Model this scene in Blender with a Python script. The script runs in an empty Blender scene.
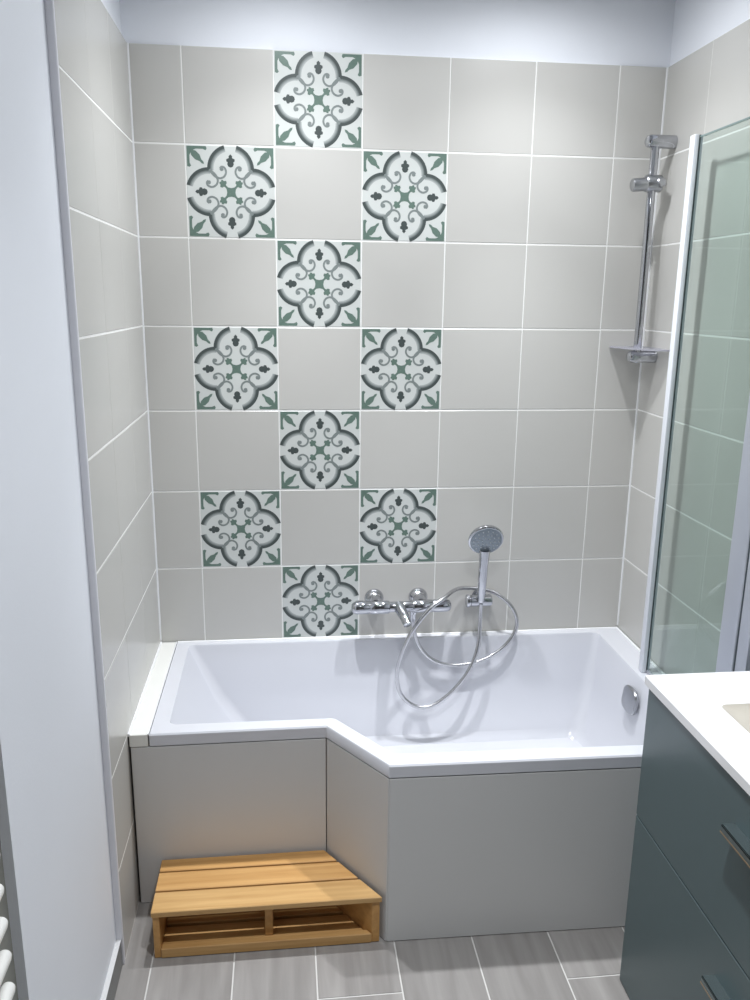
import bpy, bmesh, math, random
from mathutils import Vector, Matrix
random.seed(7)
S = bpy.context.scene
COL = S.collection
PI = math.pi

# ------------------------------------------------------------------ camera
ZT = 2.2533            # top of the tiled area above the floor
W = 1.5355             # width of the bath alcove
cam_d = bpy.data.cameras.new('camera'); cam = bpy.data.objects.new('camera', cam_d); COL.objects.link(cam)
cam_d.sensor_fit = 'HORIZONTAL'; cam_d.sensor_width = 36.0; cam_d.lens = 811.04 / 750 * 36.0
cam_d.clip_start = 0.02
yaw, pit, rol = 0.11279, 0.24274, 0.012301
fw = Vector((math.sin(yaw) * math.cos(pit), math.cos(yaw) * math.cos(pit), -math.sin(pit)))
r0 = Vector((math.cos(yaw), -math.sin(yaw), 0)); u0 = r0.cross(fw)
rr = r0 * math.cos(rol) + u0 * math.sin(rol); uu = -r0 * math.sin(rol) + u0 * math.cos(rol)
CAM = Vector((0.40912, -2.49172, ZT - 0.66609))
cam.matrix_world = Matrix(((rr.x, uu.x, -fw.x, CAM.x), (rr.y, uu.y, -fw.y, CAM.y), (rr.z, uu.z, -fw.z, CAM.z), (0, 0, 0, 1)))
S.camera = cam

# ------------------------------------------------------------------ world, exposure
w = bpy.data.worlds.new('world'); S.world = w; w.use_nodes = True
w.node_tree.nodes['Background'].inputs[0].default_value = (0.8, 0.88, 1.0, 1)
w.node_tree.nodes['Background'].inputs[1].default_value = 0.05
S.view_settings.view_transform = 'Standard'; S.view_settings.look = 'None'
S.view_settings.gamma = 1.0; S.view_settings.use_curve_mapping = False
S.view_settings.exposure = 0.13

# ------------------------------------------------------------------ ceiling lamps (positions; the fittings are built further down)
CEIL = 2.50
LAMP_COL = (0.945, 0.968, 1.0)
# each lamp: a tight reflector beam plus the wider spill of the same fitting: (cone degrees, watts, softness)
BEAM = ((62, 59.0, 1.0), (112, 29.0, 1.0), (176, 8.4, 0.70))
LAMPS = [  # x, y, strength, label
    (0.43, -0.38, 1.0, 'round recessed ceiling downlight above the left end of the bath'),
    (1.10, -0.38, 1.0, 'round recessed ceiling downlight above the right end of the bath'),
    (0.75, -1.56, 1.35, 'round recessed ceiling downlight above the vanity unit'),
]
def spot(x, y, watts, deg, blend):
    l = bpy.data.lights.new('downlight_lamp', 'SPOT'); l.energy = watts; l.color = LAMP_COL
    l.spot_size = math.radians(deg); l.spot_blend = blend; l.shadow_soft_size = 0.028
    o = bpy.data.objects.new('downlight_lamp', l); COL.objects.link(o); o.location = (x, y, CEIL - 0.03)
    return o
for x, y, k, lb in LAMPS:
    for dg, wt, bl in BEAM: spot(x, y, wt * k, dg, bl)

# ------------------------------------------------------------------ materials
def mat(name, col, rough=0.5, metal=0.0, var=0.0, var_scale=8.0, bump=0.0, bump_scale=60.0, ior=1.5, coat=0.0, rnd=0.0, emit=None):
    m = bpy.data.materials.new(name); m.use_nodes = True
    nt = m.node_tree; b = nt.nodes['Principled BSDF']
    b.inputs['Base Color'].default_value = (*col, 1); b.inputs['Roughness'].default_value = rough
    b.inputs['Metallic'].default_value = metal; b.inputs['IOR'].default_value = ior
    b.inputs['Coat Weight'].default_value = coat
    tc = nt.nodes.new('ShaderNodeTexCoord')
    last = None
    if var > 0:
        n = nt.nodes.new('ShaderNodeTexNoise'); n.inputs['Scale'].default_value = var_scale; n.inputs['Detail'].default_value = 4
        nt.links.new(tc.outputs['Object'], n.inputs['Vector'])
        mr = nt.nodes.new('ShaderNodeMapRange'); mr.inputs['To Min'].default_value = 1 - var; mr.inputs['To Max'].default_value = 1 + var
        nt.links.new(n.outputs['Fac'], mr.inputs['Value'])
        last = mr.outputs[0]
    if rnd > 0:
        oi = nt.nodes.new('ShaderNodeObjectInfo')
        m2 = nt.nodes.new('ShaderNodeMapRange'); m2.inputs['To Min'].default_value = 1 - rnd; m2.inputs['To Max'].default_value = 1 + rnd
        nt.links.new(oi.outputs['Random'], m2.inputs['Value'])
        if last is not None:
            mu = nt.nodes.new('ShaderNodeMath'); mu.operation = 'MULTIPLY'
            nt.links.new(last, mu.inputs[0]); nt.links.new(m2.outputs[0], mu.inputs[1]); last = mu.outputs[0]
        else: last = m2.outputs[0]
    if last is not None:
        vm = nt.nodes.new('ShaderNodeVectorMath'); vm.operation = 'SCALE'; vm.inputs[0].default_value = col
        nt.links.new(last, vm.inputs['Scale']); nt.links.new(vm.outputs[0], b.inputs['Base Color'])
    if bump > 0:
        n = nt.nodes.new('ShaderNodeTexNoise'); n.inputs['Scale'].default_value = bump_scale; n.inputs['Detail'].default_value = 3
        nt.links.new(tc.outputs['Object'], n.inputs['Vector'])
        bp = nt.nodes.new('ShaderNodeBump'); bp.inputs['Strength'].default_value = bump; bp.inputs['Distance'].default_value = 0.01
        nt.links.new(n.outputs['Fac'], bp.inputs['Height']); nt.links.new(bp.outputs[0], b.inputs['Normal'])
    if emit:
        b.inputs['Emission Color'].default_value = (*LAMP_COL, 1); b.inputs['Emission Strength'].default_value = emit
    return m

def wood_like(name, c1, c2, rough, axis_scale, rnd=0.12, streak=1.0):
    """long streaks; axis_scale stretches the noise (small along the grain)"""
    m = bpy.data.materials.new(name); m.use_nodes = True
    nt = m.node_tree; b = nt.nodes['Principled BSDF']; b.inputs['Roughness'].default_value = rough
    tc = nt.nodes.new('ShaderNodeTexCoord'); mp = nt.nodes.new('ShaderNodeMapping'); mp.inputs['Scale'].default_value = axis_scale
    oi = nt.nodes.new('ShaderNodeObjectInfo')
    off = nt.nodes.new('ShaderNodeVectorMath'); off.operation = 'SCALE'; off.inputs[0].default_value = (37.1, 11.3, 5.7)
    nt.links.new(oi.outputs['Random'], off.inputs['Scale'])
    nt.links.new(tc.outputs['Object'], mp.inputs['Vector']); nt.links.new(off.outputs[0], mp.inputs['Location'])
    n = nt.nodes.new('ShaderNodeTexNoise'); n.inputs['Scale'].default_value = 1.0; n.inputs['Detail'].default_value = 6; n.inputs['Distortion'].default_value = 0.4
    nt.links.new(mp.outputs[0], n.inputs['Vector'])
    cr = nt.nodes.new('ShaderNodeValToRGB')
    cr.color_ramp.elements[0].position = 0.5 - 0.22 / streak; cr.color_ramp.elements[0].color = (*c1, 1)
    cr.color_ramp.elements[1].position = 0.5 + 0.22 / streak; cr.color_ramp.elements[1].color = (*c2, 1)
    nt.links.new(n.outputs['Fac'], cr.inputs['Fac'])
    m2 = nt.nodes.new('ShaderNodeMapRange'); m2.inputs['To Min'].default_value = 1 - rnd; m2.inputs['To Max'].default_value = 1 + rnd
    nt.links.new(oi.outputs['Random'], m2.inputs['Value'])
    vm = nt.nodes.new('ShaderNodeVectorMath'); vm.operation = 'SCALE'
    nt.links.new(cr.outputs['Color'], vm.inputs[0]); nt.links.new(m2.outputs[0], vm.inputs['Scale'])
    vt = nt.nodes.new('ShaderNodeVectorMath'); vt.operation = 'MULTIPLY'
    nt.links.new(vm.outputs[0], vt.inputs[0]); nt.links.new(oi.outputs['Color'], vt.inputs[1])
    nt.links.new(vt.outputs[0], b.inputs['Base Color'])
    bp = nt.nodes.new('ShaderNodeBump'); bp.inputs['Strength'].default_value = 0.08; bp.inputs['Distance'].default_value = 0.004
    nt.links.new(n.outputs['Fac'], bp.inputs['Height']); nt.links.new(bp.outputs[0], b.inputs['Normal'])
    return m

def glass_mat(name, tint, gloss_rough=0.02, dens=1.0):
    m = bpy.data.materials.new(name); m.use_nodes = True
    nt = m.node_tree; nt.nodes.remove(nt.nodes['Principled BSDF']); out = nt.nodes['Material Output']
    t = nt.nodes.new('ShaderNodeBsdfTransparent'); t.inputs[0].default_value = (*tint, 1)
    g = nt.nodes.new('ShaderNodeBsdfGlossy'); g.inputs['Roughness'].default_value = gloss_rough; g.inputs[0].default_value = (0.9, 0.95, 0.93, 1)
    lw = nt.nodes.new('ShaderNodeLayerWeight'); lw.inputs[0].default_value = 0.5      # facing: 0 head-on, 1 grazing, alike from both sides
    pw = nt.nodes.new('ShaderNodeMath'); pw.operation = 'POWER'; pw.inputs[1].default_value = 5.0
    f = nt.nodes.new('ShaderNodeMath'); f.operation = 'MULTIPLY_ADD'; f.inputs[1].default_value = 0.9; f.inputs[2].default_value = 0.035
    nt.links.new(lw.outputs['Facing'], pw.inputs[0]); nt.links.new(pw.outputs[0], f.inputs[0])
    mx = nt.nodes.new('ShaderNodeMixShader')
    nt.links.new(f.outputs[0], mx.inputs[0]); nt.links.new(t.outputs[0], mx.inputs[1]); nt.links.new(g.outputs[0], mx.inputs[2])
    nt.links.new(mx.outputs[0], out.inputs['Surface'])
    return m

M = {}
M['plaster'] = mat('white_plaster', (0.83, 0.855, 0.905), 0.7, var=0.01, bump=0.03, bump_scale=180)
M['ceiling'] = mat('ceiling_paint', (0.78, 0.79, 0.81), 0.8, var=0.01)
M['grout'] = mat('white_grout', (0.84, 0.84, 0.82), 0.85, var=0.04, var_scale=30)
M['tile'] = mat('beige_wall_tile', (0.560, 0.552, 0.525), 0.26, var=0.015, var_scale=5, bump=0.015, bump_scale=14, rnd=0.02)
M['ptile'] = mat('printed_wall_tile', (0.62, 0.645, 0.625), 0.38, var=0.02, var_scale=14, rnd=0.02)
M['sealant'] = mat('white_sealant', (0.85, 0.86, 0.87), 0.4, var=0.02)
M['trim'] = mat('white_edge_trim', (0.74, 0.74, 0.78), 0.5, var=0.02)
M['acrylic'] = mat('white_acrylic', (0.66, 0.67, 0.715), 0.12, var=0.005, coat=0.3)
M['panel'] = mat('bath_panel', (0.63, 0.63, 0.625), 0.42, var=0.01, var_scale=3)
M['ledge'] = mat('ledge_tile', (0.80, 0.80, 0.765), 0.3, var=0.02)
M['chrome'] = mat('chrome', (0.52, 0.53, 0.56), 0.06, 1.0, var=0.01)
M['satin'] = mat('satin_chrome', (0.45, 0.46, 0.48), 0.3, 1.0, var=0.02)
M['hose'] = mat('metal_hose', (0.60, 0.60, 0.62), 0.25, 1.0, bump=0.1, bump_scale=400)
M['headface'] = mat('spray_face', (0.25, 0.29, 0.33), 0.35, 0.3, var=0.05)
M['nozzle'] = mat('spray_nozzle', (0.62, 0.65, 0.68), 0.5, var=0.02)
M['profile'] = mat('white_lacquered_profile', (0.80, 0.83, 0.88), 0.35, var=0.01)
M['aluminium'] = mat('grey_aluminium', (0.52, 0.55, 0.62), 0.35, 0.35, var=0.02)
M['gasket'] = mat('dark_gasket', (0.035, 0.05, 0.06), 0.5, var=0.05)
M['glass'] = glass_mat('green_tinted_glass', (0.885, 0.928, 0.912))
M['shelfglass'] = mat('smoky_acrylic', (0.58, 0.58, 0.66), 0.15, var=0.01)
M['shelfglass'].node_tree.nodes['Principled BSDF'].inputs['Alpha'].default_value = 0.45
M['vanity'] = mat('teal_grey_lacquer', (0.090, 0.130, 0.138), 0.32, var=0.02, var_scale=3)
M['vanity_in'] = mat('dark_gap', (0.02, 0.025, 0.028), 0.6, var=0.05)
M['counter'] = mat('white_mineral_top', (0.86, 0.86, 0.865), 0.25, var=0.01)
M['basin'] = mat('cream_basin', (0.56, 0.525, 0.45), 0.25, var=0.01)
M['handle'] = mat('bronzed_handle', (0.20, 0.25, 0.26), 0.25, 0.8, var=0.05)
M['handle_edge'] = mat('copper_handle_edge', (0.42, 0.31, 0.20), 0.35, 0.7, var=0.05)
M['radiator'] = mat('white_enamel', (0.80, 0.80, 0.77), 0.35, var=0.01)
M['skirting'] = mat('grey_skirting_tile', (0.19, 0.195, 0.195), 0.35, var=0.15, var_scale=12, rnd=0.05)
M['skirting_top'] = mat('pale_skirting_edge', (0.62, 0.62, 0.62), 0.6, var=0.05)
M['plank'] = wood_like('grey_wood_look_tile', (0.215, 0.203, 0.193), (0.345, 0.330, 0.316), 0.42, (26, 2.2, 4), 0.10, 0.9)
M['floorgrout'] = mat('pale_floor_grout', (0.60, 0.59, 0.57), 0.85, var=0.05)
M['wood'] = wood_like('oiled_wood', (0.47, 0.255, 0.085), (0.66, 0.405, 0.165), 0.42, (3.0, 60, 60), 0.04, 0.9)
M['wood_y'] = wood_like('oiled_wood_side', (0.46, 0.235, 0.07), (0.62, 0.345, 0.12), 0.45, (60, 3.0, 60), 0.08, 0.9)
M['recess'] = mat('grey_olive_recess', (0.25, 0.25, 0.225), 0.7, var=0.02)  # darker grey-olive than the rest of the left wall
M['dim_wall'] = mat('dimmed_unseen_wall', (0.26, 0.25, 0.24), 0.7, var=0.02)  # unseen wall, colour darkened so chrome mirrors a dim room and less light bounces
M['glassedge'] = mat('polished_glass_edge', (0.20, 0.27, 0.26), 0.2, var=0.02)
M['lens'] = mat('downlight_lens', (0.9, 0.9, 0.9), 0.4, emit=25.0)
M['fitting'] = mat('downlight_ring', (0.8, 0.8, 0.8), 0.4, var=0.01)

def vcol_mat():
    m = bpy.data.materials.new('printed_ornament'); m.use_nodes = True
    nt = m.node_tree; b = nt.nodes['Principled BSDF']; b.inputs['Roughness'].default_value = 0.38
    a = nt.nodes.new('ShaderNodeVertexColor'); a.layer_name = 'print'
    n = nt.nodes.new('ShaderNodeTexNoise'); n.inputs['Scale'].default_value = 160
    tc = nt.nodes.new('ShaderNodeTexCoord'); nt.links.new(tc.outputs['Object'], n.inputs['Vector'])
    mr = nt.nodes.new('ShaderNodeMapRange'); mr.inputs['To Min'].default_value = 0.86; mr.inputs['To Max'].default_value = 1.14
    nt.links.new(n.outputs['Fac'], mr.inputs['Value'])
    vm = nt.nodes.new('ShaderNodeVectorMath'); vm.operation = 'SCALE'
    nt.links.new(a.outputs['Color'], vm.inputs[0]); nt.links.new(mr.outputs[0], vm.inputs['Scale']); nt.links.new(vm.outputs[0], b.inputs['Base Color'])
    return m
M['print'] = vcol_mat()

# ------------------------------------------------------------------ helpers
def link(name, me, m=None, parent=None, loc=None, smooth=False, ang=40):
    if m is not None:
        for mm in (m if isinstance(m, (list, tuple)) else [m]): me.materials.append(mm)
    if smooth:
        for p in me.polygons: p.use_smooth = True
        me.set_sharp_from_angle(angle=math.radians(ang))
    o = bpy.data.objects.new(name, me); COL.objects.link(o)
    if parent: o.parent = parent
    if loc is not None: o.location = loc
    return o
def bm_me(name, bm):
    bmesh.ops.recalc_face_normals(bm, faces=bm.faces)
    me = bpy.data.meshes.new(name); bm.to_mesh(me); bm.free(); return me
def obj(name, bm, m, parent=None, loc=None, smooth=False, ang=40):
    return link(name, bm_me(name, bm), m, parent, loc, smooth, ang)
def tag(o, label, cat, group=None):
    o['label'] = label; o['category'] = cat
    if group: o['group'] = group
    return o
def struct(o, label=None):
    o['kind'] = 'structure'
    if label: o['label'] = label
    return o
def thing(name, label, cat, loc=(0, 0, 0), group=None):
    o = bpy.data.objects.new(name, None); COL.objects.link(o); o.location = loc; o.empty_display_size = 0.05
    return tag(o, label, cat, group)
def box(bm, x0, x1, y0, y1, z0, z1, bev=0.0, seg=1):
    r = bmesh.ops.create_cube(bm, size=1.0); vs = r['verts']
    for v in vs:
        v.co = Vector((x0 + (v.co.x + .5) * (x1 - x0), y0 + (v.co.y + .5) * (y1 - y0), z0 + (v.co.z + .5) * (z1 - z0)))
    if bev > 0:
        es = list({e for v in vs for e in v.link_edges})
        bmesh.ops.bevel(bm, geom=es, offset=bev, segments=seg, affect='EDGES', profile=0.5)
    return vs
def boxo(name, x0, x1, y0, y1, z0, z1, m, parent=None, bev=0.0, seg=1, smooth=False):
    """box mesh with its origin at its own centre"""
    bm = bmesh.new(); c = ((x0 + x1) / 2, (y0 + y1) / 2, (z0 + z1) / 2)
    box(bm, x0 - c[0], x1 - c[0], y0 - c[1], y1 - c[1], z0 - c[2], z1 - c[2], bev, seg)
    p = Vector(c)
    if parent is not None: p = p - parent.location
    return obj(name, bm, m, parent, p, smooth)
def frame(d):
    d = d.normalized(); a = Vector((0, 0, 1)) if abs(d.z) < 0.9 else Vector((1, 0, 0))
    s = d.cross(a).normalized(); return s, s.cross(d).normalized(), d
def lathe(bm, base, axis, prof, n=24, sx=1.0, sy=1.0, power=None):
    """prof: list of (distance along axis, radius)"""
    s, t, d = frame(Vector(axis)); base = Vector(base); rings = []
    for (h, r) in prof:
        if r < 1e-6: rings.append([bm.verts.new(base + d * h)]); continue
        ring = []
        for k in range(n):
            a = 2 * PI * k / n; ca, sa = math.cos(a), math.sin(a)
            if power:
                f = (abs(ca) ** power + abs(sa) ** power) ** (-1.0 / power); ca *= f; sa *= f
            ring.append(bm.verts.new(base + d * h + s * (ca * r * sx) + t * (sa * r * sy)))
        rings.append(ring)
    for A, B in zip(rings, rings[1:]):
        for k in range(n):
            k2 = (k + 1) % n
            if len(A) == 1 and len(B) == 1: continue
            if len(A) == 1: bm.faces.new((A[0], B[k], B[k2]))
            elif len(B) == 1: bm.faces.new((A[k], A[k2], B[0]))
            else: bm.faces.new((A[k], A[k2], B[k2], B[k]))
    if len(rings[0]) > 1: bm.faces.new(rings[0])
    if len(rings[-1]) > 1: bm.faces.new(rings[-1])
def capsule(r, L, e=None):
    """profile of a cylinder with rounded ends of length L"""
    e = r * 0.6 if e is None else e
    return [(0, 0), (0, r * 0.55), (e * 0.25, r * 0.85), (e, r), (L - e, r), (L - e * 0.25, r * 0.85), (L, r * 0.55), (L, 0)]
def rods(bm, a, b, r, n=16, e=None):
    a, b = Vector(a), Vector(b); L = (b - a).length; lathe(bm, a, b - a, capsule(r, L, e), n)
def catmull(P, sub=10):
    P = [Vector(p) for p in P]; Q = [2 * P[0] - P[1]] + P + [2 * P[-1] - P[-2]]; out = []
    for i in range(1, len(Q) - 2):
        a, b, c, d = Q[i - 1:i + 3]
        for k in range(sub):
            t = k / sub
            out.append(0.5 * ((2 * b) + (c - a) * t + (2 * a - 5 * b + 4 * c - d) * t * t + (3 * b - a - 3 * c + d) * t ** 3))
    out.append(P[-1]); return out
def tube(bm, pts, rad, n=12):
    pts = [Vector(p) for p in pts]; rings = []
    R = rad if isinstance(rad, (list, tuple)) else [rad] * len(pts)
    nrm = None
    for i, p in enumerate(pts):
        t = (pts[min(i + 1, len(pts) - 1)] - pts[max(i - 1, 0)]).normalized()
        if nrm is None: nrm = frame(t)[0]
        nrm = (nrm - t * nrm.dot(t)).normalized(); b = t.cross(nrm)
        rings.append([bm.verts.new(p + (nrm * math.cos(2 * PI * k / n) + b * math.sin(2 * PI * k / n)) * R[i]) for k in range(n)])
    for A, B in zip(rings, rings[1:]):
        for k in range(n): bm.faces.new((A[k], A[(k + 1) % n], B[(k + 1) % n], B[k]))
    bm.faces.new(rings[0]); bm.faces.new(rings[-1])
def prism(bm, poly, z0, z1):
    lo = [bm.verts.new((x, y, z0)) for x, y in poly]; hi = [bm.verts.new((x, y, z1)) for x, y in poly]
    bm.faces.new(lo); bm.faces.new(hi); n = len(poly)
    for k in range(n): bm.faces.new((lo[k], lo[(k + 1) % n], hi[(k + 1) % n], hi[k]))
def rpoly(C, rad, n=6):
    """polygon with rounded corners, n+1 points a corner"""
    out = []; N = len(C)
    for i in range(N):
        p = Vector(C[i]); a = (Vector(C[i - 1]) - p).normalized(); b = (Vector(C[(i + 1) % N]) - p).normalized()
        r = rad[i] if isinstance(rad, (list, tuple)) else rad
        h = math.acos(max(-1, min(1, a.dot(b)))) / 2; d = r / math.tan(h); c = p + (a + b).normalized() * (r / math.sin(h))
        s, e = p + a * d - c, p + b * d - c
        for k in range(n + 1):
            t = k / n; v = (s * (1 - t) + e * t)
            out.append(tuple(c + v.normalized() * r))
    return out

# ------------------------------------------------------------------ the room shell
YF = -3.05   # wall behind the camera
TH = 0.0085  # wall tile thickness
G = 0.0042   # joint width
GV = 0.0030  # the upright joints are narrower
o = struct(boxo('wall_back', -0.15, W + 0.15, TH, 0.12, 0, CEIL, M['plaster'])); wall_back = o
wall_left = struct(boxo('wall_left', -0.15, -0.015, -1.3615, TH, 0, CEIL, M['plaster']))
struct(boxo('wall_left_recess', -0.15, -0.031, YF, -1.3615, 0, CEIL, M['recess']))
wall_right = struct(boxo('wall_right', W + TH, W + 0.15, YF, TH, 0, CEIL, M['plaster']))
struct(boxo('wall_front', -0.15, W + 0.15, YF - 0.12, YF, 0, CEIL, M['dim_wall']))
struct(boxo('ceiling', -0.15, W + 0.15, YF - 0.12, 0.12, CEIL, CEIL + 0.1, M['ceiling']))
floor = struct(boxo('floor', -0.15, W + 0.15, YF - 0.12, 0.12, -0.1, -0.0018, M['floorgrout']))

# wall tiles: the face looks along local -y
tile_cache = {}
def tile_mesh(w_, h_, m):
    key = (round(w_, 4), round(h_, 4), m.name)
    if key in tile_cache: return tile_cache[key]
    bm = bmesh.new(); c = 0.0011
    def ring(dx, y): return [bm.verts.new((sx * (w_ / 2 - dx), y, sz * (h_ / 2 - dx))) for sx, sz in ((-1, -1), (1, -1), (1, 1), (-1, 1))]
    a, b, d = ring(0, TH - 0.0005), ring(0, c * 0.8), ring(c, 0)
    for A, B in ((a, b), (b, d)):
        for k in range(4): bm.faces.new((A[k], A[(k + 1) % 4], B[(k + 1) % 4], B[k]))
    bm.faces.new(d)
    me = bm_me('tile', bm); me.materials.append(m); tile_cache[key] = me; return me

# the printed ornament, drawn once in tile units (-1..1) and shared
GREEN = (0.125, 0.190, 0.158); DARK = (0.062, 0.078, 0.076); MID = (0.27, 0.30, 0.295); LIGHT = (0.47, 0.50, 0.49)
def ornament_mesh(half):
    V, F, Cc = [], [], []
    lay = [0]
    def poly(pts, cols, dep=1):
        i0 = len(V)
        for (x, y), c in zip(pts, cols): V.append((x * half, -0.00012 * (dep + lay[0]) - 0.00004, y * half)); Cc.append(c)
        F.append(list(range(i0, i0 + len(pts))))
    def strip(L, R, cl, cr, dep=1):
        for k in range(len(L) - 1): poly((L[k], R[k], R[k + 1], L[k + 1]), (cl, cr, cr, cl), dep)
    syms = []
    for q in range(4):
        for mirror in (1, -1): syms.append((q, mirror))
    def tr(p, q, mi):
        x, y = p; x *= mi
        for _ in range(q): x, y = -y, x
        return (x, y)
    for q, mi in syms:
        T = lambda p: tr(p, q, mi); lay[0] = 0.0 if mi > 0 else 0.4
        # outline of the right half of the top petal: dark rim fading inwards
        a0, a1 = math.radians(-4), math.radians(74); c = (0.0, 0.5)
        A = [a0 + (a1 - a0) * k / 14 for k in range(15)]
        for (ra, rb, ca, cb) in ((0.535, 0.475, DARK, DARK), (0.475, 0.43, DARK, MID), (0.43, 0.39, MID, LIGHT)):
            L = [T((c[0] + ra * math.cos(a), c[1] + ra * math.sin(a))) for a in A]
            R = [T((c[0] + rb * math.cos(a), c[1] + rb * math.sin(a))) for a in A]
            strip(L, R, ca, cb)
        # the line running on inwards and closing in a scroll
        ctrl = [(0.47, 0.50), (0.425, 0.415), (0.345, 0.335), (0.245, 0.302), (0.150, 0.345), (0.108, 0.440), (0.140, 0.530), (0.205, 0.552), (0.245, 0.515)]
        path = [(p.x, p.y) for p in catmull([(x, y, 0) for x, y in ctrl], 4)]
        L, R = [], []
        for k, p in enumerate(path):
            a = path[max(k - 1, 0)]; b = path[min(k + 1, len(path) - 1)]
            dx, dy = b[0] - a[0], b[1] - a[1]; l = math.hypot(dx, dy) or 1
            wd = 0.036 - 0.013 * min(1, k / 12)
            L.append(T((p[0] - dy / l * wd, p[1] + dx / l * wd))); R.append(T((p[0] + dy / l * wd, p[1] - dx / l * wd)))
        mid2 = (0.215, 0.245, 0.24)
        strip(L, R, mid2, mid2, 2)
        poly([T((0.208 + 0.046 * math.cos(t * PI / 4), 0.498 + 0.040 * math.sin(t * PI / 4))) for t in range(8)], [mid2] * 8, 3)
        # green wedge along the tile edge at the corner
        poly([T(p) for p in ((0.985, 0.985), (0.55, 0.985), (0.53, 0.935), (0.56, 0.895), (0.62, 0.925), (0.78, 0.925), (0.89, 0.875), (0.93, 0.93))], [GREEN] * 8, 1)
        # half of the corner leaf
        poly([T(p) for p in ((0.95, 0.95), (0.865, 0.90), (0.785, 0.885), (0.695, 0.80), (0.66, 0.70), (0.615, 0.655), (0.60, 0.60))], [GREEN] * 7, 2)
        # half of the small finial in the petal
        poly([T(p) for p in ((0, 0.825), (0.042, 0.785), (0.036, 0.745), (0.095, 0.72), (0.095, 0.67), (0.065, 0.655), (0.075, 0.61), (0.052, 0.56), (0, 0.54))], [DARK] * 9, 1)
        # eighth of the central star
        poly([T(p) for p in ((0, 0), (0, 0.095), (0.07, 0.108), (0.11, 0.14), (0.125, 0.18), (0.15, 0.15))], [GREEN] * 6, 1)
        poly([T(p) for p in ((0.12, 0.12), (0.122, 0.17), (0.098, 0.20), (0.112, 0.25), (0.165, 0.245), (0.195, 0.27), (0.228, 0.262), (0.228, 0.228))], [GREEN] * 8, 2)
    me = bpy.data.meshes.new('ornament'); me.from_pydata(V, [], F)
    ca = me.color_attributes.new('print', 'FLOAT_COLOR', 'POINT')
    for i, cc in enumerate(Cc): ca.data[i].color = (*cc, 1)
    # every face must look along -y
    bm = bmesh.new(); bm.from_mesh(me)
    for f in bm.faces:
        f.normal_update()
        if f.normal.y > 0: f.normal_flip()
    bm.to_mesh(me); bm.free()
    me.materials.append(M['print']); return me

def grout_panel(wall, x0, x1, y0, y1, z0, z1): return boxo('grout', x0, x1, y0, y1, z0, z1, M['grout'], wall)
def place_tile(wall, me, wpos, rz):
    t = bpy.data.objects.new('tile', me); COL.objects.link(t); t.parent = wall
    t.location = Vector(wpos) - wall.location; t.rotation_euler = (0, 0, rz)
    return t
T = 0.25; A1 = 0.1424
cols = [0.004] + [A1 + T * k for k in range(6)] + [W - 0.004]
grout_panel(wall_back, -0.001, W + 0.001, 0.0008, TH + 0.001, 0.30, ZT)
orn = ornament_mesh((T - G) / 2)
PAT = {(2, 0), (1, 1), (3, 1), (2, 2), (1, 3), (3, 3), (2, 4), (1, 5), (3, 5), (2, 6)}
for r in range(7):
    z1, z0 = ZT - T * r, ZT - T * (r + 1)
    for c in range(7):
        x0, x1 = cols[c] + (GV / 2 if c > 0 else 0), cols[c + 1] - (GV / 2 if c < 6 else 0)
        top = z1 - (G / 2 if r > 0 else 0)
        p = (c, r) in PAT
        jit = random.uniform(-0.0002, 0.0002)
        t = place_tile(wall_back, tile_mesh(x1 - x0, top - z0 - G / 2, M['ptile'] if p else M['tile']), ((x0 + x1) / 2, jit, (top + z0 + G / 2) / 2), 0)
        if p:
            t['label'] = 'white tile printed with a green and grey quatrefoil ornament'
            q = bpy.data.objects.new('printed_ornament', orn); COL.objects.link(q); q.parent = t
# side walls
YE = -0.772
for wall, xf, rz, sgn, rows in ((wall_left, 0.0, PI / 2, 1, 10), (wall_right, W, -PI / 2, -1, 7)):
    zlow = 0.0 if rows == 10 else ZT - T * 7
    if sgn > 0: grout_panel(wall, -0.0155, -0.0008, YE, 0.003, 0, ZT)
    else: grout_panel(wall, W + 0.0008, W + TH + 0.001, YE, 0.003, zlow, ZT)
    ys = [-0.004, -0.26, -0.51, YE]
    for r in range(rows):
        z1 = ZT - T * r - (G / 2 if r > 0 else 0); z0 = max(ZT - T * (r + 1) + G / 2, 0.001)
        if z1 - z0 < 0.01: continue
        for c in range(3):
            g = 0.0004      # the upright joints of the side walls are butted tight
            y1 = ys[c] - (g if c > 0 else 0); y0 = ys[c + 1] + (g if c < 2 else 0)
            place_tile(wall, tile_mesh(y1 - y0, z1 - z0, M['tile']), (xf - sgn * random.uniform(0, 0.0003), (y0 + y1) / 2, (z0 + z1) / 2), rz)
# edge trim of the tiled left wall, white corner beads
boxo('edge_trim', -0.0155, 0.0004, YE - 0.012, YE - 0.0005, 0.0, ZT, M['trim'], wall_left, 0.0015)
boxo('edge_trim', W - 0.0004, W + TH + 0.002, YE - 0.012, YE - 0.0005, 0.0, ZT, M['trim'], wall_right, 0.0015)
def bead(name, a, b, r, parent):
    bm = bmesh.new(); a, b = Vector(a), Vector(b); m_ = (a + b) / 2
    lathe(bm, a - m_, b - a, [(0, r), ((b - a).length, r)], 8)
    return obj(name, bm, M['sealant'], parent, m_ - (parent.location if parent else Vector()), True, 60)
bead('sealant_bead', (0.001, 0, 0.512), (0.001, 0, ZT), 0.003, wall_back)
bead('sealant_bead', (W - 0.001, 0, 0.512), (W - 0.001, 0, ZT), 0.003, wall_back)

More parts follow.
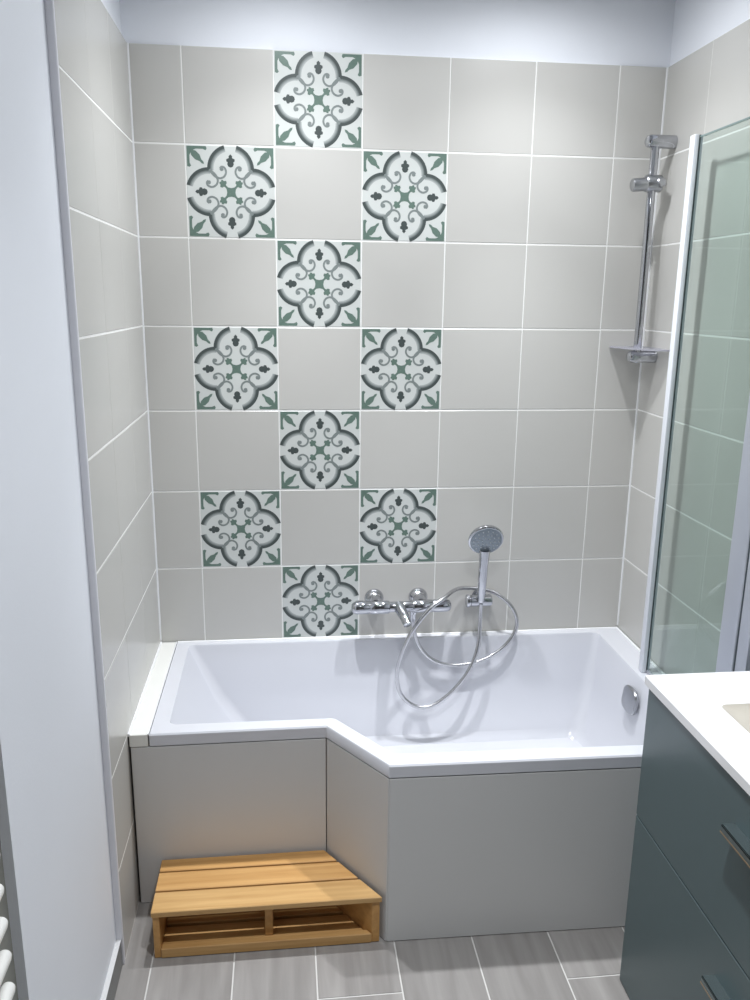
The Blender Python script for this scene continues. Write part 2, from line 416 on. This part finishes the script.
# floor planks, wood look, 20 cm wide and laid a third apart
pl_cache = {}
def plank(x0, x1, y0, y1):
    key = (round(x1 - x0, 4), round(y1 - y0, 4))
    if key not in pl_cache:
        bm = bmesh.new(); hx, hy = (x1 - x0) / 2, (y1 - y0) / 2; c = 0.0008
        def ring(d, z): return [bm.verts.new((sx * (hx - d), sy * (hy - d), z)) for sx, sy in ((-1, -1), (1, -1), (1, 1), (-1, 1))]
        a, b, d = ring(0, -0.004), ring(0, -0.0006), ring(c, 0)
        for A, B in ((a, b), (b, d)):
            for k in range(4): bm.faces.new((A[k], A[(k + 1) % 4], B[(k + 1) % 4], B[k]))
        bm.faces.new(d); me = bm_me('plank', bm); me.materials.append(M['plank']); pl_cache[key] = me
    p = bpy.data.objects.new('plank', pl_cache[key]); COL.objects.link(p); p.parent = floor
    p.location = Vector(((x0 + x1) / 2, (y0 + y1) / 2, 0)) - floor.location
xs = [-0.02] + [0.0655 + 0.2003 * k for k in range(8)]
for k in range(8):
    x0, x1 = xs[k] + 0.002, min(xs[k + 1] - 0.002, W + 0.004)
    off = {0: 0.2, 1: 0.2, 2: 0.4, 3: 0.0, 4: 0.2, 5: 0.4, 6: 0.0, 7: 0.2}[k]
    y = -0.931 - off + 1.2
    while y > YF:
        a, b = max(y - 0.6, YF), min(y, -0.02)
        if b - a > 0.03: plank(x0, x1, a + 0.002, b - 0.002)
        y -= 0.6
# skirting of the left wall: grey tile with a pale cut top
bb = struct(boxo('baseboard_left', -0.0152, -0.004, -1.3615, YE - 0.0125, 0.0, 0.0725, M['skirting']))
boxo('top_edge', -0.0152, -0.0035, -1.3615, YE - 0.0125, 0.0725, 0.0745, M['skirting_top'], bb)

# ------------------------------------------------------------------ bathtub
ZR = 0.5033
tub = thing('bathtub', 'white acrylic bath with a stepped angled front and grey side panels along the tiled wall', 'bathtub', (0.9, -0.4, 0))
OUT = [(0.052, -0.005), (W - 0.003, -0.005), (W - 0.003, -0.789), (0.6465, -0.7755), (0.5055, -0.5765), (0.052, -0.5785)]
IN = [(0.093, -0.030), (1.450, -0.036), (1.452, -0.744), (0.664, -0.726), (0.528, -0.537), (0.097, -0.533)]
MIDR = [(0.17, -0.052), (1.430, -0.058), (1.432, -0.716), (0.676, -0.70), (0.55, -0.513), (0.17, -0.508)]
LOW = [(0.285, -0.085), (1.395, -0.09), (1.397, -0.685), (0.70, -0.67), (0.578, -0.485), (0.285, -0.478)]
BOT = [(0.34, -0.112), (1.372, -0.114), (1.374, -0.66), (0.72, -0.648), (0.60, -0.462), (0.34, -0.455)]
n6 = 6
def ring_of(C, rad): return rpoly(C, rad, n6)
rings = [(ring_of(OUT, 0.006), ZR - 0.033), (ring_of(OUT, 0.006), ZR - 0.004),
         (ring_of([(x + (0.003 if i in (0, 5) else -0.003 if i in (1, 2) else 0.001), y + (-0.0 if i < 2 else 0.003)) for i, (x, y) in enumerate(OUT)], 0.006), ZR),
         (ring_of(IN, 0.022), ZR), (ring_of([(x + (0.004 if x < 0.3 else -0.003), y + (-0.003 if i < 2 else 0.004)) for i, (x, y) in enumerate(IN)], 0.022), ZR - 0.008),
         (ring_of(MIDR, 0.035), ZR - 0.16), (ring_of(LOW, 0.05), ZR - 0.322), (ring_of(BOT, 0.045), ZR - 0.346)]
bm = bmesh.new(); R = [[bm.verts.new((x - 0.9, y + 0.4, z)) for x, y in P] for P, z in rings]; N = len(R[0])
for A, B in zip(R, R[1:]):
    for k in range(N): bm.faces.new((A[k], A[(k + 1) % N], B[(k + 1) % N], B[k]))
bm.faces.new(R[-1])
shell = obj('tub_shell', bm, M['acrylic'], tub, None, True, 35)
def panel(p0, p1, thick=0.016):
    a, b = Vector((*p0, 0)), Vector((*p1, 0)); d = (b - a).normalized(); nrm = Vector((-d.y, d.x, 0))
    bm = bmesh.new(); L = (b - a).length
    box(bm, -L / 2, L / 2, 0, thick, 0.001, ZR - 0.0365, 0.0015)
    o = obj('side_panel', bm, M['panel'], tub, (a + b) / 2 - tub.location)
    o.rotation_euler = (0, 0, math.atan2(d.y, d.x)); return o
panel((0.0055, -0.5775), (0.5045, -0.5755))
panel((0.5055, -0.5760), (0.6455, -0.7740))
panel((0.6480, -0.7745), (W - 0.003, -0.7880))
# overflow control on the right end
bm = bmesh.new(); lathe(bm, (0, 0, 0), (-1, 0, 0.12), [(-0.006, 0.024), (0.002, 0.026), (0.003, 0.0355), (0.012, 0.0385), (0.017, 0.036), (0.0195, 0.028), (0.0205, 0.0)], 32, sx=1.12, power=3.6)
ov = obj('overflow_knob', bm, M['satin'], tub, Vector((1.437, -0.372, 0.428)) - tub.location, True)
bm = bmesh.new(); lathe(bm, (0, 0, 0), (0, 0, 1), [(0, 0.034), (0.004, 0.034), (0.007, 0.028), (0.009, 0.0)], 28)
obj('drain_cap', bm, M['chrome'], tub, Vector((1.25, -0.53, ZR - 0.3462)) - tub.location, True)
bead('sealant_bead', (0.056, -0.006, ZR), (W - 0.006, -0.006, ZR), 0.0045, tub)
bead('sealant_bead', (W - 0.006, -0.006, ZR), (W - 0.006, -0.785, ZR), 0.0045, tub)

# ledge between bath and left wall
ledge = thing('bath_ledge', 'narrow cream tile ledge filling the gap between bath and left wall', 'ledge', (0.026, -0.29, 0))
boxo('ledge_tile', 0.0035, 0.0495, -0.5790, -0.0035, ZR - 0.034, ZR + 0.0005, M['ledge'], ledge, 0.0015)
bead('sealant_bead', (0.002, -0.004, ZR + 0.0005), (0.002, -0.579, ZR + 0.0005), 0.0040, ledge)
bead('sealant_bead', (0.0508, -0.004, ZR), (0.0508, -0.579, ZR), 0.0022, ledge)

# ------------------------------------------------------------------ bath mixer
MX = thing('bath_mixer', 'chrome thermostatic bath mixer with two round wall roses below the patterned tiles', 'mixer tap', (0.765, 0, 0.625))
def rel(p, t): return Vector(p) - t.location
ym, zm = -0.066, 0.6275
for x in (0.692, 0.838):
    bm = bmesh.new(); lathe(bm, (0, 0, 0), (0, -1, 0), [(-0.0005, 0.0315), (0.004, 0.0315), (0.010, 0.029), (0.018, 0.021), (0.024, 0.0165), (0.060, 0.0155), (0.060, 0)], 28)
    obj('wall_rose', bm, M['chrome'], MX, rel((x, -0.0002, zm + 0.008), MX), True)
bm = bmesh.new(); rods(bm, (-0.065, 0, 0), (0.065, 0, 0), 0.0175, 24); obj('body', bm, M['chrome'], MX, rel((0.772, ym, zm), MX), True)
for x0, x1, sg in ((0.735, 0.612, -1), (0.810, 0.936, 1)):
    bm = bmesh.new(); L = abs(x1 - x0)
    lathe(bm, (0, 0, 0), (sg, 0, 0), [(0, 0.0), (0, 0.0195), (0.004, 0.0215), (L * 0.5, 0.0215), (L * 0.52, 0.0195), (L * 0.535, 0.0195), (L * 0.555, 0.0212), (L - 0.016, 0.0208), (L - 0.006, 0.018), (L - 0.001, 0.011), (L, 0)], 28)
    kb = obj('knob', bm, M['chrome'], MX, rel((x0, ym, zm), MX), True)
    bm = bmesh.new(); box(bm, -0.012, 0.012, -0.004, 0.004, -0.003, 0.004, 0.0015, 2)
    obj('stop_button', bm, M['satin'], kb, (sg * L * 0.78, 0, 0.0205), True)
bm = bmesh.new()
pth = catmull([(-0.006, 0, 0.002), (-0.003, -0.024, -0.004), (0.004, -0.052, -0.014), (0.011, -0.078, -0.030)], 6)
tube(bm, pth, [0.0205 - 0.007 * k / (len(pth) - 1) for k in range(len(pth))], 18); obj('spout', bm, M['chrome'], MX, rel((0.772, ym, zm), MX), True)
bm = bmesh.new(); lathe(bm, (0, 0, 0), (0, 0, -1), [(0, 0.012), (0.012, 0.012), (0.014, 0.0105), (0.036, 0.0105), (0.036, 0)], 20)
obj('hose_outlet', bm, M['chrome'], MX, rel((0.812, ym - 0.002, zm - 0.012), MX), True)

# wall bracket for the hand shower
BR = thing('shower_bracket', 'small chrome wall bracket holding the hand shower beside the bath mixer', 'bracket', (1.045, 0, 0.627))
bm = bmesh.new(); lathe(bm, (0, 0, 0), (1, 0, 0), [(0, 0), (0, 0.0195), (0.003, 0.0215), (0.009, 0.0215), (0.010, 0.017), (0.014, 0.017), (0.015, 0.0195), (0.079, 0.0195), (0.084, 0.017), (0.084, 0)], 28)
obj('holder', bm, M['chrome'], BR, rel((0.990, -0.046, 0.633), BR), True)
bm = bmesh.new(); lathe(bm, (0, 0, 0), (0, -1, 0), [(0, 0.024), (0.004, 0.024), (0.007, 0.014), (0.036, 0.013), (0.036, 0)], 24)
obj('wall_plate', bm, M['chrome'], BR, rel((1.043, -0.0002, 0.633), BR), True)

# hand shower
tl = math.radians(24)
hb = Vector((1.034, -0.0665, 0.645)); hc_w = Vector((1.028, -0.112, 0.864))
ax = (hc_w - hb).normalized()
HS = thing('hand_shower', 'chrome hand shower with round spray head resting in its wall bracket', 'hand shower', hb)
bm = bmesh.new()
pth = [Vector((0, 0, 0)) + ax * t for t in (-0.008, 0.0, 0.03, 0.08, 0.13, 0.185)]
tube(bm, pth, [0.0105, 0.012, 0.0140, 0.015, 0.015, 0.018], 18); obj('handle', bm, M['chrome'], HS, None, True)
nf = Vector((0, -math.cos(tl), -math.sin(tl)))
hc = hc_w - hb
bm = bmesh.new(); lathe(bm, hc - nf * 0.020, nf, [(0, 0), (0.001, 0.02), (0.008, 0.042), (0.017, 0.054), (0.024, 0.0565), (0.029, 0.0555), (0.031, 0.052), (0.031, 0)], 36)
obj('spray_head', bm, M['chrome'], HS, None, True)
bm = bmesh.new(); lathe(bm, hc + nf * 0.0105, nf, [(0, 0.0505), (0.002, 0.0505), (0.003, 0.048), (0.003, 0)], 36)
fp = obj('spray_plate', bm, M['headface'], HS, None, True)
s_, t_, _ = frame(nf)
for rad, cnt in ((0.014, 6), (0.027, 12), (0.040, 16)):
    for k in range(cnt):
        a = 2 * PI * k / cnt + rad * 20
        bm = bmesh.new(); lathe(bm, hc + nf * 0.0135 + s_ * (rad * math.cos(a)) + t_ * (rad * math.sin(a)), nf, [(0, 0.0022), (0.0022, 0.0016), (0.0022, 0)], 6)
        obj('nozzle', bm, M['nozzle'], fp)

# hose: traced loop between hand shower and mixer, each point with its own depth
HP = [(1.0362, -0.0640, 0.6285), (1.0355, -0.0620, 0.598), (1.0345, -0.066, 0.555), (1.030, -0.078, 0.50), (1.012, -0.094, 0.445), (0.978, -0.108, 0.39), (0.925, -0.118, 0.335),
      (0.868, -0.120, 0.300), (0.815, -0.118, 0.303), (0.770, -0.114, 0.345), (0.757, -0.112, 0.41), (0.768, -0.112, 0.475), (0.795, -0.112, 0.545),
      (0.825, -0.110, 0.592), (0.862, -0.104, 0.634), (0.905, -0.09, 0.660), (0.955, -0.034, 0.668), (1.00, -0.0145, 0.666), (1.07, -0.0145, 0.656), (1.114, -0.03, 0.636), (1.149, -0.045, 0.600),
      (1.163, -0.052, 0.553), (1.149, -0.058, 0.508), (1.113, -0.064, 0.469), (1.058, -0.068, 0.436), (0.995, -0.070, 0.420), (0.93, -0.070, 0.421), (0.875, -0.069, 0.443), (0.837, -0.068, 0.486), (0.818, -0.068, 0.537), (0.812, -0.068, 0.581)]
bm = bmesh.new(); o_ = Vector((0.95, -0.07, 0.30))
tube(bm, [p - o_ for p in catmull(HP, 10)], 0.0067, 12)
ho = obj('shower_hose', bm, M['hose'], None, o_, True); tag(ho, 'looped grey metal shower hose hanging over the bath rim', 'hose')

# ------------------------------------------------------------------ slide rail in the right corner
RL = thing('shower_rail', 'vertical chrome shower slide rail in the right tiled corner', 'shower rail', (1.477, -0.092, 1.42))
xb, yb = 1.4775, -0.092
bm = bmesh.new(); rods(bm, (0, 0, -0.335), (0, 0, 0.305), 0.0120, 20, 0.004); obj('rail_bar', bm, M['chrome'], RL, rel((xb, yb, 1.743), RL), True)
for z in (2.035, 1.4265):
    bm = bmesh.new(); L = W - 0.0005 - 1.447
    lathe(bm, (0, 0, 0), (-1, 0, 0), [(0, 0.0185), (L - 0.016, 0.0185), (L - 0.006, 0.016), (L - 0.001, 0.009), (L, 0)], 26)
    obj('rail_mount', bm, M['chrome'], RL, rel((W - 0.0005, yb, z), RL), True)
sl = obj('slider', (lambda b: (lathe(b, (-0.022, 0, 0.002), (1, 0, 0), [(0, 0), (0, 0.021), (0.004, 0.024), (0.046, 0.024), (0.05, 0.019), (0.055, 0)], 24), b)[1])(bmesh.new()), M['satin'], RL, rel((xb, yb, 1.920), RL), True)
bm = bmesh.new(); lathe(bm, (0, 0, 0), (-1, -0.05, -0.10), [(0, 0.0185), (0.046, 0.0185), (0.050, 0.0170), (0.052, 0.013), (0.052, 0)], 22); obj('handset_socket', bm, M['satin'], sl, (-0.012, -0.004, 0.0), True)
bm = bmesh.new(); lathe(bm, (0, 0, 0), (0, -1, 0.1), [(0, 0.0135), (0.009, 0.0135), (0.012, 0.010), (0.012, 0)], 20); obj('clamp_knob', bm, M['satin'], sl, (0.018, -0.017, 0.002), True)
pl = rpoly([(1.424, -0.0008), (W - 0.0008, -0.0008), (W - 0.0008, -0.192), (1.502, -0.192), (1.450, -0.105)], [0.003, 0.002, 0.004, 0.03, 0.05], 5)
bm = bmesh.new(); prism(bm, [(x - RL.location.x, y - RL.location.y) for x, y in pl], 1.4485 - 1.42, 1.4535 - 1.42)
sh = obj('soap_shelf', bm, M['shelfglass'], RL); sh['label'] = 'translucent smoky soap shelf'

# ------------------------------------------------------------------ glass bath screen, folded back along the right wall
SC = thing('bath_screen', 'clear glass bath screen with white edge profile folded back along right wall', 'shower screen', (1.483, -0.55, ZR))
xg = 1.483; zb, ztp = ZR + 0.012, ZT - 0.243
ztp -= 0.006
gl = boxo('glass_pane', xg - 0.003, xg + 0.003, -0.728, -0.3505, zb, ztp - 0.004, M['glass'], SC, 0.0005)
boxo('glass_top_edge', xg - 0.003, xg + 0.003, -0.728, -0.3505, ztp - 0.0038, ztp, M['glassedge'], SC)
boxo('edge_profile', xg - 0.0165, xg - 0.0035, -0.350, -0.324, ZR + 0.001, ztp + 0.004, M['profile'], SC, 0.002, 2, True)
boxo('edge_gasket', xg - 0.0033, xg + 0.0002, -0.350, -0.324, ZR + 0.004, ztp + 0.003, M['gasket'], SC)
boxo('edge_clip', xg + 0.0004, xg + 0.006, -0.350, -0.324, ZR + 0.004, ztp + 0.003, M['aluminium'], SC)
boxo('bottom_seal', xg - 0.004, xg + 0.004, -0.728, -0.352, ZR + 0.004, zb - 0.0005, M['shelfglass'], SC)
hp = boxo('hinge_profile', xg - 0.013, xg + 0.013, -0.802, -0.7285, ZR + 0.004, ztp + 0.006, M['aluminium'], SC, 0.006, 3, True)
boxo('hinge_gasket', xg - 0.011, xg + 0.012, -0.808, -0.8025, ZR + 0.004, ztp + 0.002, M['gasket'], SC)
boxo('wall_profile', xg - 0.012, W + TH - 0.0005, -0.853, -0.8085, ZR + 0.004, ztp + 0.006, M['aluminium'], SC, 0.003, 2, True)

# ------------------------------------------------------------------ wooden step
ST = thing('wooden_step', 'slatted wooden step with angled right side in the recess of the bath front', 'step stool', (0.33, -0.675, 0))
ZS = 0.1365
def xr(y, d=0.0): return 0.6345 + (y + 0.7765) * (0.5055 - 0.6455) / (-0.5765 + 0.7755) - d   # right side follows the bath diagonal
def slat(y0, y1, z0, z1, name='top_slat', xl=0.068, m='wood', inx=0.0):
    bm = bmesh.new(); poly = [(xl, y0), (xr(y0, inx), y0), (xr(y1, inx), y1), (xl, y1)]; cx = 0.3; cy = (y0 + y1) / 2
    prism(bm, [(x - cx, y - cy) for x, y in poly], z0 - z1, 0)
    bmesh.ops.bevel(bm, geom=list(bm.edges), offset=0.0018, segments=1, affect='EDGES')
    return obj(name, bm, M[m], ST, rel((cx, cy, z1), ST))
for y0_, y1_, tone in ((-0.7765, -0.7060, (1.05, 1.10, 1.17)), (-0.7000, -0.6340, (0.98, 0.95, 0.92)), (-0.6280, -0.583, (0.94, 0.89, 0.82))):
    slat(y0_, y1_, ZS - 0.016, ZS).color = (*tone, 1)
def wedge(xa, xb_, name, z0=0.001, z1=ZS - 0.0165, y0=-0.772, y1=-0.586, slant=False):
    bm = bmesh.new()
    poly = [(xa, y0), (xb_, y0), (xb_, y1), (xa, y1)] if not slant else [(xr(y0, 0.022), y0), (xr(y0, 0.002), y0), (xr(y1, 0.002), y1), (xr(y1, 0.022), y1)]
    cx = sum(p[0] for p in poly) / 4; cy = (y0 + y1) / 2; cz = (z0 + z1) / 2
    prism(bm, [(x - cx, y - cy) for x, y in poly], z0 - cz, z1 - cz)
    bmesh.ops.bevel(bm, geom=list(bm.edges), offset=0.0012, segments=1, affect='EDGES')
    return obj(name, bm, M['wood_y'], ST, rel((cx, cy, cz), ST))
wedge(0.0705, 0.0865, 'side_board'); wedge(0, 0, 'side_board', slant=True)
wedge(0.341, 0.361, 'middle_board', z0=0.020, y0=-0.745)
slat(-0.7745, -0.758, 0.001, 0.028, 'front_rail', 0.0870, 'wood', 0.0235)
slat(-0.600, -0.5865, 0.001, 0.085, 'back_rail', 0.0870, 'wood', 0.0235)
slat(-0.757, -0.690, 0.001, 0.0185, 'bottom_slat', 0.0870, 'wood', 0.0235)
slat(-0.680, -0.605, 0.001, 0.0185, 'bottom_slat', 0.0870, 'wood', 0.0235)

# ------------------------------------------------------------------ vanity unit and its top
XV, Y0, Y1 = 1.190, -0.945, -1.945
VN = thing('vanity_cabinet', 'dark teal lacquered two-drawer vanity cabinet beside the bath', 'cabinet', (1.36, -1.445, 0))
ZC = ZT - 1.458; ct = 0.021
boxo('carcass', XV + 0.021, W + TH - 0.002, Y1, Y0, 0.001, ZC - ct - 0.0005, M['vanity'], VN, 0.001)
for z0, z1, hz in ((0.003, 0.4530, 0.369), (0.4560, ZC - ct - 0.006, 0.692)):
    d = boxo('drawer_front', XV + 0.002, XV + 0.0205, Y1 + 0.001, Y0 - 0.0005, z0, z1, M['vanity'], VN, 0.0012)
    bm = bmesh.new(); box(bm, -0.026, 0.0, -0.13, 0.13, -0.0015, 0.0015); box(bm, -0.026, -0.023, -0.13, 0.13, -0.012, 0.0015, 0.0006)
    h = obj('drawer_handle', bm, M['handle'], d, Vector((XV + 0.002, -1.443, hz)) - VN.location - d.location)
    bm = bmesh.new(); box(bm, -0.0265, -0.0225, -0.131, 0.131, -0.0145, -0.0118)
    h2 = obj('handle_lip', bm, M['handle_edge'], d, Vector((XV + 0.002, -1.443, hz)) - VN.location - d.location); h2['label'] = 'copper brown lower edge of handle'
# basin top: slab with a sunken rectangular bowl
TP = thing('washbasin_top', 'glossy white washbasin top with sunken cream bowl on the vanity cabinet', 'washbasin', (1.36, -1.445, ZC - ct))
xo0, xo1, yo0, yo1 = XV - 0.004, W + TH - 0.001, Y1 - 0.003, Y0 + 0.011
ocl = [(xo0, yo1), (xo1, yo1), (xo1, yo0), (xo0, yo0)]
def offp(C, d): 
    return [(x + (d if i in (0, 3) else -d), y + (-d if i in (0, 1) else d)) for i, (x, y) in enumerate(C)]
bi = [(1.278, -1.078), (1.500, -1.078), (1.500, -1.80), (1.278, -1.80)]
bm = bmesh.new(); cx, cy = 1.36, -1.445
RR = []
for P, z in ((rpoly(ocl, 0.002, 3), 0), (rpoly(ocl, 0.002, 3), ct - 0.002), (rpoly(offp(ocl, 0.002), 0.002, 3), ct), (rpoly(bi, 0.015, 3), ct)):
    RR.append([bm.verts.new((x - cx, y - cy, z)) for x, y in P])
for A, B in zip(RR, RR[1:]):
    for k in range(16): bm.faces.new((A[k], A[(k + 1) % 16], B[(k + 1) % 16], B[k]))
obj('slab', bm, M['counter'], TP, None, True, 30)
bm = bmesh.new(); RR = []
for P, z in ((rpoly(bi, 0.015, 3), ct), (rpoly(offp(bi, 0.004), 0.015, 3), ct - 0.004), (rpoly(offp(bi, 0.02), 0.03, 3), ct - 0.012), (rpoly(offp(bi, 0.06), 0.04, 3), ct - 0.0165)):
    RR.append([bm.verts.new((x - cx, y - cy, z)) for x, y in P])
for A, B in zip(RR, RR[1:]):
    for k in range(16): bm.faces.new((A[k], A[(k + 1) % 16], B[(k + 1) % 16], B[k]))
bm.faces.new(RR[-1])
obj('bowl', bm, M['basin'], TP, None, True, 30)

# ------------------------------------------------------------------ towel radiator on the left
RD = thing('towel_radiator', 'white tubular towel radiator mounted on the wall at the left edge', 'radiator', (0.0, -1.768, 0.75))
for y in (-1.60, -1.94):
    bm = bmesh.new(); rods(bm, (0, 0, -0.60), (0, 0, 0.60), 0.014, 18, 0.004); obj('post', bm, M['radiator'], RD, (-0.004, y + 1.768, 0), True)
    for dz in (-0.45, 0.45):
        bm = bmesh.new(); rods(bm, (0, 0, 0), (-0.027, 0, 0), 0.009, 12, 0.001); obj('wall_bracket', bm, M['radiator'], RD, (-0.0035, y + 1.768, dz), True)
z = 0.2
zs = [0.804 - 0.0538 * k for k in range(-11, 10) if k not in (-4, -8)]
for z in zs:
    bm = bmesh.new(); rods(bm, (0, -0.27, 0), (0, 0.27, 0), 0.0105, 16, 0.008); obj('heating_bar', bm, M['radiator'], RD, (0.012, 0, z - 0.75), True)

# ------------------------------------------------------------------ downlight fittings in the ceiling
for x, y, k, lb in LAMPS:
    D = thing('downlight', lb, 'ceiling light', (x, y, CEIL))
    bm = bmesh.new(); lathe(bm, (0, 0, 0), (0, 0, -1), [(-0.001, 0.030), (-0.001, 0.045), (0.004, 0.045), (0.007, 0.040), (0.004, 0.031)], 32)
    obj('ring', bm, M['fitting'], D, None, True)
    bm = bmesh.new(); lathe(bm, (0, 0, 0), (0, 0, -1), [(-0.0005, 0.0305), (0.0025, 0.0305), (0.0025, 0)], 32)
    obj('lens', bm, M['lens'], D, None, True)
